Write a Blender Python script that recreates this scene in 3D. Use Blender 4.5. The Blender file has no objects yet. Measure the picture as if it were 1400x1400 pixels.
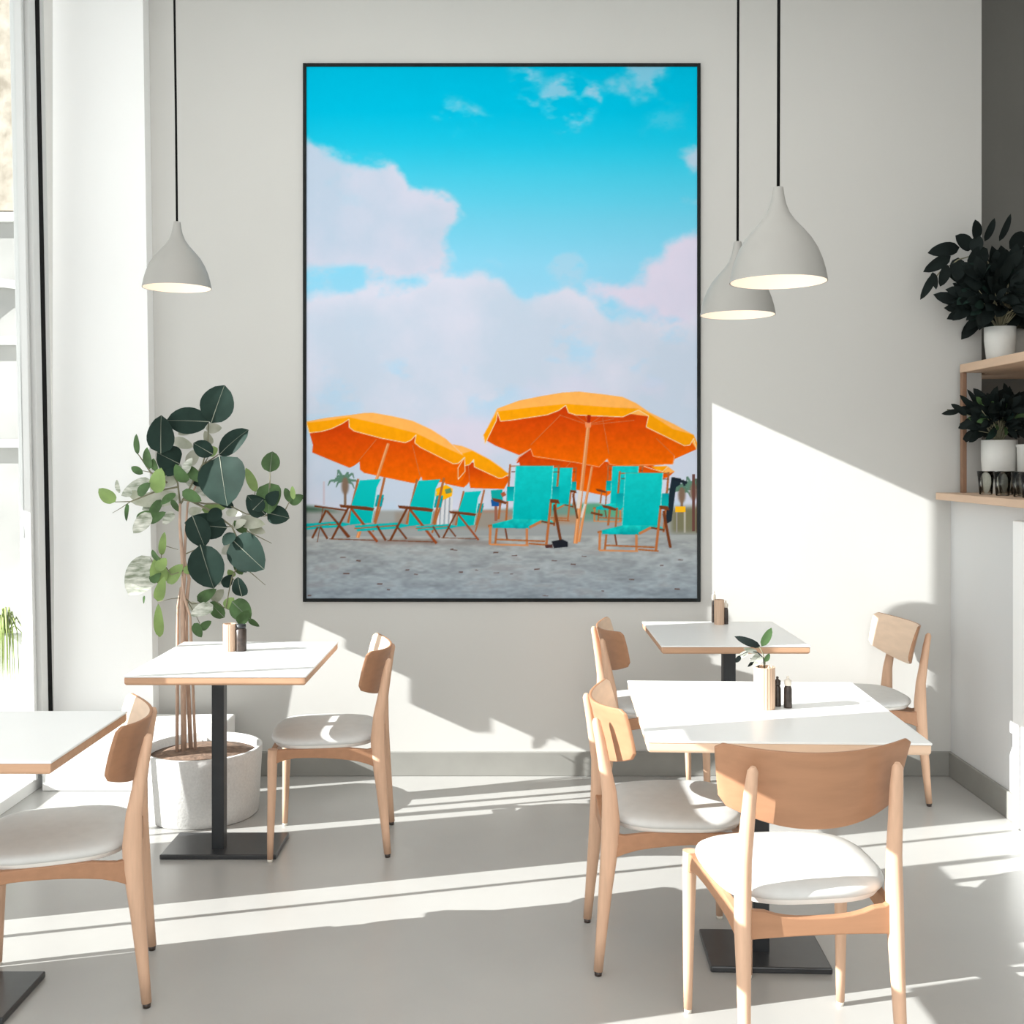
import bpy, bmesh, math, random
import numpy as np
from mathutils import Vector, Matrix
random.seed(7)
C = bpy.context.scene.collection
R = math.radians
EYE = 1.45; F = 1500.0; HZ = 625.0

def at(px, py, Y):
    """point at depth Y seen at picture position (px, py)"""
    return Vector(((px-700)/F*Y, Y, EYE-(py-HZ)/F*Y))

# ------------------------------------------------------------------ materials
def mat(name, col, rough=0.5, metal=0.0, noise=0.0, scale=20.0, bump=0.0, stretch=(1,1,1), spec=0.5, emis=None, est=0.0, col2=None, trans=0.0):
    m = bpy.data.materials.new(name); m.use_nodes = True
    nt = m.node_tree; b = nt.nodes['Principled BSDF']
    b.inputs['Roughness'].default_value = rough
    b.inputs['Metallic'].default_value = metal
    b.inputs['Specular IOR Level'].default_value = spec
    b.inputs['Base Color'].default_value = (*col, 1)
    if trans: b.inputs['Transmission Weight'].default_value = trans
    if emis:
        b.inputs['Emission Color'].default_value = (*emis, 1); b.inputs['Emission Strength'].default_value = est
    if noise or bump or col2:
        tc = nt.nodes.new('ShaderNodeTexCoord'); mp = nt.nodes.new('ShaderNodeMapping')
        mp.inputs['Scale'].default_value = stretch
        nt.links.new(tc.outputs['Object'], mp.inputs['Vector'])
        n = nt.nodes.new('ShaderNodeTexNoise'); n.inputs['Scale'].default_value = scale; n.inputs['Detail'].default_value = 5
        nt.links.new(mp.outputs['Vector'], n.inputs['Vector'])
        r = nt.nodes.new('ShaderNodeValToRGB')
        c2 = col2 or tuple(max(0, c*(1-noise)) for c in col)
        c1 = col if col2 else tuple(min(1, c*(1+noise)) for c in col)
        r.color_ramp.elements[0].color = (*c2, 1); r.color_ramp.elements[0].position = .32
        r.color_ramp.elements[1].color = (*c1, 1); r.color_ramp.elements[1].position = .68
        nt.links.new(n.outputs['Fac'], r.inputs['Fac'])
        nt.links.new(r.outputs['Color'], b.inputs['Base Color'])
        if bump:
            bp = nt.nodes.new('ShaderNodeBump'); bp.inputs['Strength'].default_value = bump; bp.inputs['Distance'].default_value = .01
            nt.links.new(n.outputs['Fac'], bp.inputs['Height']); nt.links.new(bp.outputs['Normal'], b.inputs['Normal'])
    return m

M = {}
M['wall'] = mat('wall_paint', (.575,.57,.545), .85, noise=.015, scale=1.5, spec=.2)
M['wall_r'] = mat('right_wall_paint', (.66,.67,.67), .85, noise=.015, scale=1.5, spec=.2)
M['pillar'] = mat('white_paint', (.95,.96,.95), .8, noise=.01, scale=2, spec=.2)
M['ceil'] = mat('ceiling_paint', (.8,.8,.79), .9, noise=.01, scale=2)
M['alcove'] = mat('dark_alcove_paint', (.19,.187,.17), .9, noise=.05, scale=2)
M['floor'] = mat('polished_concrete', (.415,.41,.392), .26, noise=.05, scale=1.3, spec=.45)
M['base'] = mat('grey_baseboard', (.27,.267,.245), .6, noise=.05, scale=8)
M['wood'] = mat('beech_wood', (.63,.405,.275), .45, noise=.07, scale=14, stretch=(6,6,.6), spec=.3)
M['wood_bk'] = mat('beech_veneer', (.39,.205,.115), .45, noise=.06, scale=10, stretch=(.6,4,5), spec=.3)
M['wood_lit'] = mat('beech_lit_face', (.74,.56,.42), .5, noise=.05, scale=10, stretch=(.6,4,5), spec=.3)  # backrest front: sunlit look put into a paler wood colour
M['woodedge'] = mat('oak_edge', (.52,.31,.19), .5, noise=.08, scale=12, stretch=(.5,4,4))
M['white_top'] = mat('white_laminate', (.86,.865,.85), .35, noise=.01, scale=3)
M['fabric'] = mat('pale_grey_leather', (.60,.605,.59), .6, noise=.03, scale=30, bump=.05)
M['shell'] = mat('white_seat_shell', (.82,.81,.77), .6, noise=.01, scale=5)
M['black'] = mat('black_steel', (.018,.021,.024), .45, noise=.1, scale=30)
M['plate'] = mat('satin_black_plate', (.035,.037,.04), .28, noise=.1, scale=20)
M['lamp'] = mat('grey_lamp_enamel', (.35,.343,.32), .6, noise=.02, scale=8)
M['lamp_in'] = mat('cream_lamp_lining', (.9,.82,.72), .6, noise=.01, scale=8, emis=(1,.86,.72), est=.25)
M['cord'] = mat('black_cord', (.004,.004,.004), .8, noise=.1, scale=50, spec=.1)
M['bulb'] = mat('bulb_glass', (.9,.88,.8), .3, noise=.01, emis=(1,.9,.75), est=1.5)
M['concrete'] = mat('planter_concrete', (.66,.655,.635), .85, noise=.06, scale=110, bump=.12)
M['soil'] = mat('brown_soil', (.20,.13,.09), .95, noise=.3, scale=50, bump=.6)
M['leafD'] = mat('dark_leaf', (.016,.033,.026), .6, noise=.25, scale=9, spec=.1)
M['leafM'] = mat('mid_leaf', (.065,.125,.045), .6, noise=.45, scale=14, spec=.25)
M['leafL'] = mat('light_leaf', (.22,.33,.10), .6, noise=.2, scale=14)
M['leafW'] = mat('pale_variegated_leaf', (.74,.75,.68), .6, scale=22, col2=(.20,.24,.16), stretch=(1,1,3.5))
M['vein'] = mat('pale_vein', (.20,.22,.17), .6, noise=.1, scale=20)
M['leafK'] = mat('near_black_leaf', (.009,.014,.013), .7, noise=.3, scale=12, spec=.15)
M['trunk'] = mat('pink_brown_stem', (.52,.36,.27), .8, noise=.18, scale=30, stretch=(3,3,.6))
M['twig'] = mat('green_brown_twig', (.20,.19,.12), .8, noise=.2, scale=30)
M['shelfwood'] = mat('pale_shelf_wood', (.62,.44,.31), .55, noise=.06, scale=8, stretch=(4,.5,4))
M['postwood'] = mat('brown_post_wood', (.25,.14,.085), .55, noise=.1, scale=12, stretch=(4,4,.5))
M['pot'] = mat('white_ceramic', (.62,.62,.59), .5, noise=.04, scale=12)
M['potg'] = mat('grey_ceramic', (.36,.35,.32), .7, noise=.08, scale=30)
M['frame'] = mat('black_frame_wood', (.010,.012,.012), .7, spec=.2, noise=.2, scale=30, stretch=(1,1,.2))
M['winframe'] = mat('white_window_frame', (.74,.75,.74), .5, noise=.01, scale=3)
M['winframe2'] = mat('silver_window_jamb', (.60,.61,.60), .5, noise=.01, scale=3)
M['seal'] = mat('black_window_seal', (.006,.006,.006), .8, noise=.1, spec=.1)
M['cupwood'] = mat('ribbed_cup_wood', (.60,.42,.30), .6, noise=.15, scale=40, stretch=(6,6,.15))
M['dark'] = mat('dark_pepper_glass', (.045,.032,.026), .35, noise=.5, scale=60)
M['cream'] = mat('cream_plastic', (.8,.74,.64), .5, noise=.03)
M['stucco'] = mat('rough_stucco', (.62,.56,.47), .95, scale=9, col2=(.33,.29,.23), bump=.8)
M['shopfront'] = mat('grey_shopfront', (.42,.42,.40), .7, noise=.12, scale=2)
M['outground'] = mat('pale_pavement', (.75,.75,.73), .9, noise=.04, scale=3)
M['outwhite'] = mat('white_render', (.85,.85,.83), .8, noise=.02)
M['grass'] = mat('trailing_grass', (.26,.33,.10), .7, noise=.3, scale=20)

def glass_mat(name, tint=(1,1,1), gl=.08):
    m = bpy.data.materials.new(name); m.use_nodes = True; nt = m.node_tree
    for n in list(nt.nodes): nt.nodes.remove(n)
    o = nt.nodes.new('ShaderNodeOutputMaterial'); mx = nt.nodes.new('ShaderNodeMixShader')
    t = nt.nodes.new('ShaderNodeBsdfTransparent'); g = nt.nodes.new('ShaderNodeBsdfGlossy')
    lw = nt.nodes.new('ShaderNodeLayerWeight'); lw.inputs['Blend'].default_value = gl
    t.inputs['Color'].default_value = (*tint, 1); g.inputs['Roughness'].default_value = .05
    nt.links.new(lw.outputs['Fresnel'], mx.inputs['Fac'])
    nt.links.new(t.outputs[0], mx.inputs[1]); nt.links.new(g.outputs[0], mx.inputs[2]); nt.links.new(mx.outputs[0], o.inputs['Surface'])
    return m
M['pane'] = glass_mat('clear_window_glass', (.97,.98,.98), .04)
M['glass'] = glass_mat('drinking_glass', (.90,.91,.89), .25)

# ------------------------------------------------------------------ builders
def add_box(bm, lo, hi, fn=None, mi=0):
    vs = []
    for z in (lo[2], hi[2]):
        for x, y in ((lo[0],lo[1]),(hi[0],lo[1]),(hi[0],hi[1]),(lo[0],hi[1])):
            p = Vector((x,y,z))
            vs.append(bm.verts.new(fn(p) if fn else p))
    for f in ((3,2,1,0),(4,5,6,7),(0,1,5,4),(1,2,6,5),(2,3,7,6),(3,0,4,7)):
        bm.faces.new([vs[i] for i in f]).material_index = mi

def add_tube(bm, pts, rad, seg=10, mi=0, up=None, cap=True):
    """pts list of Vectors; rad list of r or (ra, rb)"""
    pts = [Vector(p) for p in pts]; rings = []
    n = len(pts)
    for i, p in enumerate(pts):
        t = (pts[min(i+1,n-1)]-pts[max(i-1,0)]).normalized()
        u = Vector(up) if up else (Vector((1,0,0)) if abs(t.x) < .9 else Vector((0,1,0)))
        b = t.cross(u).normalized(); a = b.cross(t).normalized()
        r = rad[i] if isinstance(rad, (list,tuple)) else rad
        ra, rb = r if isinstance(r, tuple) else (r, r)
        rings.append([bm.verts.new(p + a*ra*math.cos(2*math.pi*k/seg) + b*rb*math.sin(2*math.pi*k/seg)) for k in range(seg)])
    for i in range(n-1):
        for k in range(seg):
            f = bm.faces.new((rings[i][k], rings[i][(k+1)%seg], rings[i+1][(k+1)%seg], rings[i+1][k])); f.smooth = True; f.material_index = mi
    if cap:
        for rg in (rings[0], rings[-1]):
            f = bm.faces.new(rg); f.material_index = mi

def add_lathe(bm, prof, seg=32, c=(0,0,0), mi=0, rib=0.0, close=False):
    rings = []
    for r, z in prof:
        rings.append([bm.verts.new((c[0]+(r*(1+(rib if k%2 else 0)))*math.cos(2*math.pi*k/seg), c[1]+(r*(1+(rib if k%2 else 0)))*math.sin(2*math.pi*k/seg), c[2]+z)) for k in range(seg)])
    for i in range(len(rings)-1):
        for k in range(seg):
            f = bm.faces.new((rings[i][k], rings[i][(k+1)%seg], rings[i+1][(k+1)%seg], rings[i+1][k])); f.smooth = not rib; f.material_index = mi
    bm.faces.new(rings[0]).material_index = mi
    if close or prof[-1][0] < .3*max(p[0] for p in prof) or True:
        bm.faces.new(rings[-1]).material_index = mi

def add_leaf(bm, base, tip, width, mi=0, normal=(0,-1,0), curl=.12, vein=None, n=7, shape=1.0, twist=0.0):
    base, tip = Vector(base), Vector(tip); ax = tip-base; L = ax.length; ax = ax/L
    nn = Vector(normal); side = ax.cross(nn).normalized(); nn = side.cross(ax).normalized()
    if twist:
        q = Matrix.Rotation(twist, 3, ax); side = q@side; nn = q@nn
    rows = []
    for i in range(n+1):
        t = i/n
        w = width*.5*(math.sin(math.pi*min(1,t**(.85*shape)))**.62 if 0 < t < 1 else 0)
        c = base + ax*(L*t) + nn*(curl*L*(math.sin(t*math.pi)*.6))
        if w == 0: rows.append([bm.verts.new(c)])
        else:
            rows.append([bm.verts.new(c + side*w*s + nn*(curl*w*(1-abs(s))*-.9 + .02*w*math.sin(9*t+s))) for s in (-1,-.55,0,.55,1)])
    for i in range(n):
        a, b = rows[i], rows[i+1]
        for k in range(4):
            if len(a) == 1: vs = (a[0], b[k+1], b[k])
            elif len(b) == 1: vs = (a[k], a[k+1], b[0])
            else: vs = (a[k], a[k+1], b[k+1], b[k])
            f = bm.faces.new(vs); f.smooth = True; f.material_index = mi
    if vein is not None:
        for sgn in (1,):
            prev = None
            for i in range(n+1):
                c = rows[i][0].co if len(rows[i]) == 1 else rows[i][2].co
                wv = max(.0006, .0017*(1-i/n)); o = nn*.0016
                cur = (bm.verts.new(c+o-side*wv), bm.verts.new(c+o+side*wv))
                if prev:
                    bm.faces.new((prev[0],prev[1],cur[1],cur[0])).material_index = vein
                prev = cur

def obj(name, bm, mats, parent=None, bevel=0.0, seg=2, sub=0, smooth=False, loc=None):
    me = bpy.data.meshes.new(name)
    bmesh.ops.recalc_face_normals(bm, faces=bm.faces[:])
    bm.to_mesh(me); bm.free()
    for m in (mats if isinstance(mats, (list,tuple)) else [mats]): me.materials.append(m)
    if smooth:
        me.polygons.foreach_set('use_smooth', [True]*len(me.polygons))
    o = bpy.data.objects.new(name, me); C.objects.link(o)
    if parent: o.parent = parent
    if loc: o.location = loc
    if bevel:
        md = o.modifiers.new('bevel','BEVEL'); md.width = bevel; md.segments = seg; md.limit_method = 'ANGLE'; md.angle_limit = R(35)
    if sub:
        md = o.modifiers.new('sub','SUBSURF'); md.levels = sub; md.render_levels = sub
    return o
def box(name, lo, hi, m, parent=None, bevel=0.0, fn=None):
    bm = bmesh.new(); add_box(bm, lo, hi, fn); return obj(name, bm, m, parent, bevel)
def tag(o, label=None, cat=None, group=None, kind=None):
    if label: o['label'] = label
    if cat: o['category'] = cat
    if group: o['group'] = group
    if kind: o['kind'] = kind
    return o
def thing(name, label, cat, loc=(0,0,0), rotz=0, group=None):
    o = bpy.data.objects.new(name, None); C.objects.link(o); o.empty_display_size = .1
    o.location = loc; o.rotation_euler = (0,0,rotz)
    return tag(o, label, cat, group)
def dup(root, loc, rotz, label, scale=None):
    r = root.copy(); C.objects.link(r); r.location = loc; r.rotation_euler = (0,0,rotz); r['label'] = label; r.scale = scale or (1,1,1)
    for ch in list(root.children):
        c = ch.copy(); C.objects.link(c); c.parent = r
        for g in list(ch.children):
            d = g.copy(); C.objects.link(d); d.parent = c
    return r

# ------------------------------------------------------------------ the setting
WX = -2.06       # glazing plane
def struct(o, label=None): o['kind'] = 'structure'; return o
struct(box('floor', (-2.2,-2.5,-.1), (2.7,5.4,0), M['floor']))
struct(box('ceiling', (-2.2,-2.5,3.80), (2.8,5.5,3.72), M['ceil']))
bm = bmesh.new(); add_box(bm, (-2.2,5,0), (2.14,5.12,3.80)); struct(obj('wall_back', bm, M['wall']))
bm = bmesh.new()     # white pier in the far left corner, slightly out of plumb
def pier(p):
    if p.x > -1.8: p.x += .056*(1-min(p.z, 3.6)/3.6)
    return p
add_box(bm, (-2.06,4.92,0), (-1.66,5.02,3.80), pier); struct(obj('wall_pier', bm, M['pillar']))
box_r = box('wall_right', (2.0,-2.5,0), (2.75,5.02,1.255), M['wall_r']); struct(box_r)
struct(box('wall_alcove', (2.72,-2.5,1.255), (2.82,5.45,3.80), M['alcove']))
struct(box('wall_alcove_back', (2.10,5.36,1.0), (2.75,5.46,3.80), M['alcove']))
# left wall: unseen panels and openings laid out to shape the sun bands
bm = bmesh.new(); X0, X1 = WX-.06, WX
for y0, y1, z0, z1 in ((-2.5,.3,0,3.80),(.3,2.2,0,.04),(.3,2.2,1.90,3.80),(.3,2.13,1.44,1.56),(2.2,2.93,0,1.60),(2.2,2.93,2.5,3.80),
                       (2.93,3.32,0,.04),(2.93,3.32,2.25,3.80),(3.32,3.9,0,1.05),(3.32,3.9,1.5,3.80),(3.9,4.212,0,.04),(3.9,4.212,3.07,3.80)):
    add_box(bm, (X0,y0,z0), (X1,y1,z1))
struct(obj('wall_left', bm, M['pillar']))
def wpane(n, y0, y1, z0, z1, bars=()):
    bm = bmesh.new(); t = .015
    x0, x1 = WX-.045, WX-.015
    add_box(bm, (x0,y0,z0), (x1,y0+t,z1)); add_box(bm, (x0,y1-t,z0), (x1,y1,z1))
    add_box(bm, (x0,y0+t,z0), (x1,y1-t,z0+t)); add_box(bm, (x0,y0+t,z1-t), (x1,y1-t,z1))
    for b in bars: add_box(bm, (x0,b-.007,z0+t), (x1,b+.007,z1-t))
    w = struct(obj('window_%d' % n, bm, M['winframe']))
    bm = bmesh.new(); add_box(bm, (WX-.032,y0+t,z0+t), (WX-.028,y1-t,z1-t)); obj('pane', bm, M['pane'], w)
    return w
lean = lambda p: Vector((p.x, p.y + (.03-.045*(p.z-.5) if p.y > 4.4 else 0), p.z))
bm = bmesh.new()
add_box(bm, (WX-.05,4.212,0), (WX,4.30,3.80)); add_box(bm, (WX-.05,4.30,0), (WX-.01,4.9,.05))
add_box(bm, (WX-.05,4.70,.05), (WX,4.72,3.80), lean); add_box(bm, (WX-.055,4.725,.05), (WX-.015,4.76,3.80), lean); add_box(bm, (WX-.05,4.765,.05), (WX+.005,4.83,3.80), lean)
w1 = struct(obj('window_1', bm, M['winframe'], bevel=.003))
box('seal', (WX-.05,4.826,.05), (WX+.007,4.868,3.80), M['seal'], w1, fn=lean)
box('jamb', (WX-.05,4.87,.05), (WX+.006,4.915,3.80), M['winframe2'], w1, .003, fn=lean)
box('pane', (WX-.032,4.30,.05), (WX-.028,4.70,3.80), M['pane'], w1, fn=lean)
wpane(2, 3.9, 4.212, .04, 3.07)
bm = bmesh.new(); add_box(bm, (WX-.05,4.095,.055), (WX-.01,4.115,1.25)); add_box(bm, (WX-.05,4.015,.055), (WX-.01,4.023,1.25)); add_box(bm, (WX-.05,3.915,1.25), (WX-.01,4.197,1.27)); struct(obj('streak_bars', bm, M['winframe2']))  # unseen bars added to cast thin shadow streaks on the floor
wpane(3, 2.93, 3.32, .04, 2.25, (3.17,))
wpane(4, .3, 2.2, .04, 1.90, (1.2,))
wpane(5, 3.32, 3.9, 1.05, 1.5)
wpane(6, 2.2, 2.93, 1.60, 2.5)
# baseboards
bm = bmesh.new(); add_box(bm, (-1.60,4.985,0), (2.0,5.0,.11)); struct(obj('baseboard_back', bm, M['base'], bevel=.003))
bm = bmesh.new(); add_box(bm, (1.985,4.33,0), (2.0,4.985,.11)); struct(obj('baseboard_right', bm, M['base'], bevel=.003))
struct(box('trim_1', (1.975,4.12,0), (2.0,4.33,1.2), M['pillar'], bevel=.004))
# low white ledge in the corner by the window
tag(box('window_bench', (-2.04,4.76,0), (-1.24,4.915,.30), M['outwhite'], bevel=.006), 'low white ledge in the corner behind the round concrete planter', 'bench')

# ------------------------------------------------------------------ outside the window
struct(box('ground_outside', (-14,-4,-.12), (-2.2,12,-.02), M['outground']))
bm = bmesh.new()
add_box(bm, (-7.5,8,3.25), (-2.35,8.6,6.5), None, 0)
add_box(bm, (-7.5,8.04,0), (-2.35,8.6,3.25), None, 1)
fac = tag(obj('facade', bm, [M['stucco'], M['shopfront']]), 'neighbouring building with peeling stucco above a grey shopfront, seen through the window', 'building')
bm = bmesh.new()
for xc in (-5.2, -3.72):
    pts = [Vector((xc-.42,8.0,.3))] + [Vector((xc-.42*math.cos(a), 8.0, 2.3+.42*math.sin(a))) for a in [math.pi*i/12 for i in range(13)]] + [Vector((xc+.42,8.0,.3))]
    add_tube(bm, pts, .035, 6, up=(0,1,0))
for z in (1.55, 2.3, 3.2): add_box(bm, (-7.4,7.97,z-.03), (-2.4,8.03,z+.03))
obj('window_frame', bm, M['outwhite'], fac)
led = tag(box('outdoor_planter_box', (-3.4,5.6,-.02), (-2.35,5.95,.55), M['outwhite'], bevel=.01), 'long white rendered planter box outside the window', 'planter')
gp = thing('trailing_plant', 'thin green grassy plant trailing over the white planter box outside the window', 'plant', (-2.60,5.60,.555))
bm = bmesh.new()
for i in range(70):
    a = random.uniform(0, 2*math.pi); s = random.uniform(.03,.15)
    x, y = s*math.cos(a), -abs(s*math.sin(a))*.6-.01
    hgt = random.uniform(.02,.14); dr = random.uniform(.03,.27)
    add_tube(bm, [Vector((x*.2,-.0,0.0)), Vector((x*.6,y*.7-.02,hgt)), Vector((x,y-.05,hgt*.2)), Vector((x*1.15,y-.06,-dr))], [.004,.004,.003,.001], 4)
obj('foliage', bm, M['grass'], gp)
# unseen slab added outside to block sun at the far end of the glazing
bm = bmesh.new()
for i in range(12):
    y = 3.98+i*.08; add_box(bm, (-3.06, y, 1.55+.06*math.sin(i*1.7)+.03*(i%3)), (-2.98, y+.08, 4.2))
struct(obj('sun_blocker', bm, M['outwhite']))

# ------------------------------------------------------------------ the framed print
PX0, PX1, PY0, PY1 = 414, 958, 86, 823
YP = 4.985
pic = thing('framed_picture', 'large black-framed beach picture of orange umbrellas hanging on the back wall', 'picture', (at(686,823,YP).x, 5.0, at(686,823,YP).z))
def L(p): return Vector(p) - Vector(pic.location)
a, b = at(PX0, PY1, YP), at(PX1, PY0, YP); t = .0155
bm = bmesh.new()
for lo, hi in (((a.x,YP,a.z),(a.x+t,4.998,b.z)), ((b.x-t,YP,a.z),(b.x,4.998,b.z)), ((a.x+t,YP,a.z),(b.x-t,4.998,a.z+t)), ((a.x+t,YP,b.z-t),(b.x-t,4.998,b.z))):
    add_box(bm, L(lo), L(hi))
obj('picture_frame', bm, M['frame'], pic, .0015)

# the print is painted here, in picture pixels, and carried as vertex colours
W0, H0, W1, H1 = 417, 89, 955, 820
SS = 3; w, h = W1-W0, H1-H0
rng = np.random.default_rng(3)
def vnoise(hh, ww, cell, seed):
    r = np.random.default_rng(seed); g = r.random((int(hh/cell)+3, int(ww/cell)+3))
    y = np.arange(hh)/cell; x = np.arange(ww)/cell
    yi, xi = y.astype(int), x.astype(int); fy, fx = (y-yi)[:,None], (x-xi)[None,:]
    fy, fx = fy*fy*(3-2*fy), fx*fx*(3-2*fx)
    A = g[np.ix_(yi,xi)]; B = g[np.ix_(yi,xi+1)]; Cc = g[np.ix_(yi+1,xi)]; D = g[np.ix_(yi+1,xi+1)]
    return (A*(1-fx)+B*fx)*(1-fy)+(Cc*(1-fx)+D*fx)*fy
def fbm(cell, seed, oct=5, sx=1.0):
    s = 0; amp = 1; tot = 0
    for k in range(oct):
        if sx != 1.0:
            n = vnoise(h, int(w/sx)+4, max(cell/2**k,1.0), seed+k); idx = np.clip((np.arange(w)/sx),0,n.shape[1]-2); i0 = idx.astype(int); f = idx-i0
            n = n[:,i0]*(1-f)+n[:,i0+1]*f
        else: n = vnoise(h, w, max(cell/2**k,1.0), seed+k)
        s = s+n*amp; tot += amp; amp *= .52
    return s/tot
img = np.zeros((h, w, 3))
YY, XX = np.mgrid[0:h, 0:w]; XX = XX+W0; YY = YY+H0
ky = [89,150,195,240,300,360,430,520,600,700,735]
kc = np.array([(0,180,216),(2,184,220),(30,190,222),(70,196,225),(108,200,228),(136,206,234),(150,206,234),(165,206,232),(176,204,228),(188,206,224),(190,205,220)])
for c in range(3): img[...,c] = np.interp(YY, ky, kc[:,c])
def raster(poly, ss=SS):
    """even-odd polygon coverage, antialiased"""
    p = np.array(poly, float); x0 = max(W0, int(p[:,0].min())-1); x1 = min(W1, int(p[:,0].max())+2); y0 = max(H0, int(p[:,1].min())-1); y1 = min(H1, int(p[:,1].max())+2)
    if x1 <= x0 or y1 <= y0: return None
    gx = x0+(np.arange((x1-x0)*ss)+.5)/ss; gy = y0+(np.arange((y1-y0)*ss)+.5)/ss
    ins = np.zeros((len(gy), len(gx)), bool)
    n = len(p)
    for i in range(n):
        ax_, ay_ = p[i]; bx_, by_ = p[(i+1)%n]
        if ay_ == by_: continue
        rows = (gy >= min(ay_,by_)) & (gy < max(ay_,by_))
        xi = ax_+(gy[rows]-ay_)/(by_-ay_)*(bx_-ax_)
        ins[rows] ^= gx[None,:] >= xi[:,None]
    m = ins.reshape(y1-y0, ss, x1-x0, ss).mean((1,3))
    return m, x0, y0, x1, y1
def fill(poly, col, col2=None, alpha=1.0, blur=0, tex=0.0):
    """flat or top-to-bottom graded colour"""
    r = raster(poly)
    if r is None: return
    m, x0, y0, x1, y1 = r
    if blur:
        big = np.zeros((h,w)); big[y0-H0:y1-H0, x0-W0:x1-W0] = m; big = bl(big, blur); m = big; x0, y0, x1, y1 = W0, H0, W1, H1
    m = (m*alpha)[...,None]
    cc = np.array(col, float)[None,None,:]*np.ones((y1-y0,x1-x0,1))
    if col2 is not None:
        ys = [q[1] for q in poly]; tt = np.clip((np.arange(y0,y1)-min(ys))/(max(ys)-min(ys)+1e-6),0,1)[:,None,None]
        cc = cc*(1-tt)+np.array(col2)*tt
    if tex: cc = cc*(1+tex*(TEX[y0-H0:y1-H0, x0-W0:x1-W0,None]-.5))
    s = img[y0-H0:y1-H0, x0-W0:x1-W0]; s[:] = s*(1-m)+cc*m
def bl(a, r):
    for ax_ in (0,1):
        for _ in range(2):
            k = int(r); pad = [(0,0),(0,0)]; pad[ax_] = (k+1,k); q = np.pad(a, pad, mode='edge').cumsum(ax_)
            a = (np.take(q, np.arange(2*k+1, q.shape[ax_]), ax_)-np.take(q, np.arange(0, q.shape[ax_]-2*k-1), ax_))/(2*k+1)
    return a
def line(x0, y0, x1, y1, wd, col, wd2=None):
    wd2 = wd2 or wd; dx, dy = x1-x0, y1-y0; l = math.hypot(dx,dy) or 1; nx, ny = -dy/l/2, dx/l/2
    fill([(x0+nx*wd,y0+ny*wd),(x1+nx*wd2,y1+ny*wd2),(x1-nx*wd2,y1-ny*wd2),(x0-nx*wd,y0-ny*wd)], col)
def poly_line(pts, wd, col):
    for i in range(len(pts)-1): line(*pts[i], *pts[i+1], wd, col)
TEX = fbm(6, 50, 3)
N1 = fbm(70, 11); N2 = fbm(46, 21, 6, 1.3); N2 = .5+(N2-N2.mean())/N2.std()*.16; N3 = fbm(120, 31); N4 = fbm(26, 41, 5, 1.6); N4 = .5+(N4-N4.mean())/N4.std()*.15
def cloud(poly, soft=9, amp=.9, alpha=1.0, col=(203,206,224), col2=(178,198,218)):
    r = raster(poly, 1); big = np.zeros((h,w)); m, x0, y0, x1, y1 = r; big[y0-H0:y1-H0, x0-W0:x1-W0] = m
    if alpha < .7: alpha = alpha*np.clip((N4-.36)/.22,0,1)
    d = bl(big, soft*(2.2 if not np.isscalar(alpha) else 1.5)); v = np.clip((d + (N2-.5)*amp*1.5*np.clip(5*d*(1-d)+.25*(d>.02),0,1) -.2)/.72, 0, 1); v = v*v*(3-2*v)*alpha
    sh = np.clip((bl(big, 24)*1.0-.45)*1.6+(N1-.5)*2.0, 0, 1)*.75
    cc = np.array(col)*(1-sh[...,None])+np.array(col2)*sh[...,None]
    img[:] = img*(1-v[...,None])+cc*v[...,None]
E = lambda cx, cy, rx, ry, n=14: [(cx+rx*math.cos(2*math.pi*i/n), cy+ry*math.sin(2*math.pi*i/n)) for i in range(n)]
cloud(E(758,134,66,30), 10, 1.3, .69, (190,200,222), (170,196,218)); cloud(E(862,113,50,24), 8, 1.3, .69, (175,198,220), (160,190,214))
cloud(E(632,157,34,22), 7, 1.3, .55); cloud(E(700,160,40,14), 8, 1.3, .3); cloud(E(915,165,34,16), 9, 1.2, .28)
cloud([(400,186),(440,190),(462,206),(500,212),(545,232),(566,262),(600,268),(632,300),(620,318),(604,330),(614,360),(628,372),(570,370),(520,374),(480,378),(400,376)], 8, 1.2, 1.0)
cloud([(980,190),(944,196),(930,216),(946,236),(980,240)], 7, 1.2, .85); cloud([(980,258),(940,262),(928,280),(950,292),(980,290)], 7, 1.2, .8)
cloud([(980,312),(930,322),(908,342),(874,350),(868,392),(836,372),(806,378),(812,404),(850,420),(980,470)], 8, 1.1, 1.0, (214,208,228), (200,204,224))
cloud(E(782,364,30,18), 9, 1.5, .35); cloud(E(690,352,26,10), 7, 1.3, .3)
cloud([(400,420),(440,404),(500,394),(560,392),(620,378),(680,386),(720,396),(770,404),(840,424),(900,440),(980,430),(980,700),(400,700)], 9, 1.1, .97, (212,212,228), (186,202,220))
for e, al in ((E(858,430,40,12),.6),(E(930,456,30,10),.6),(E(800,478,80,16),.5),(E(590,515,60,9),.6),(E(470,500,60,10),.35),(E(880,500,60,9),.4),(E(680,560,60,14),.4),(E(450,560,50,20),.3)):
    cloud(e, 9, 1.4, al, (150,205,236), (165,205,232))
cloud(E(640,600,70,28), 12, 1.0, .8, (214,208,226), (206,206,224)); cloud(E(820,540,110,22), 10, 1.2, .6, (206,206,226), (200,204,222)); cloud(E(940,620,40,40), 12, 1.0, .6, (200,202,218), (200,202,218))
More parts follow.
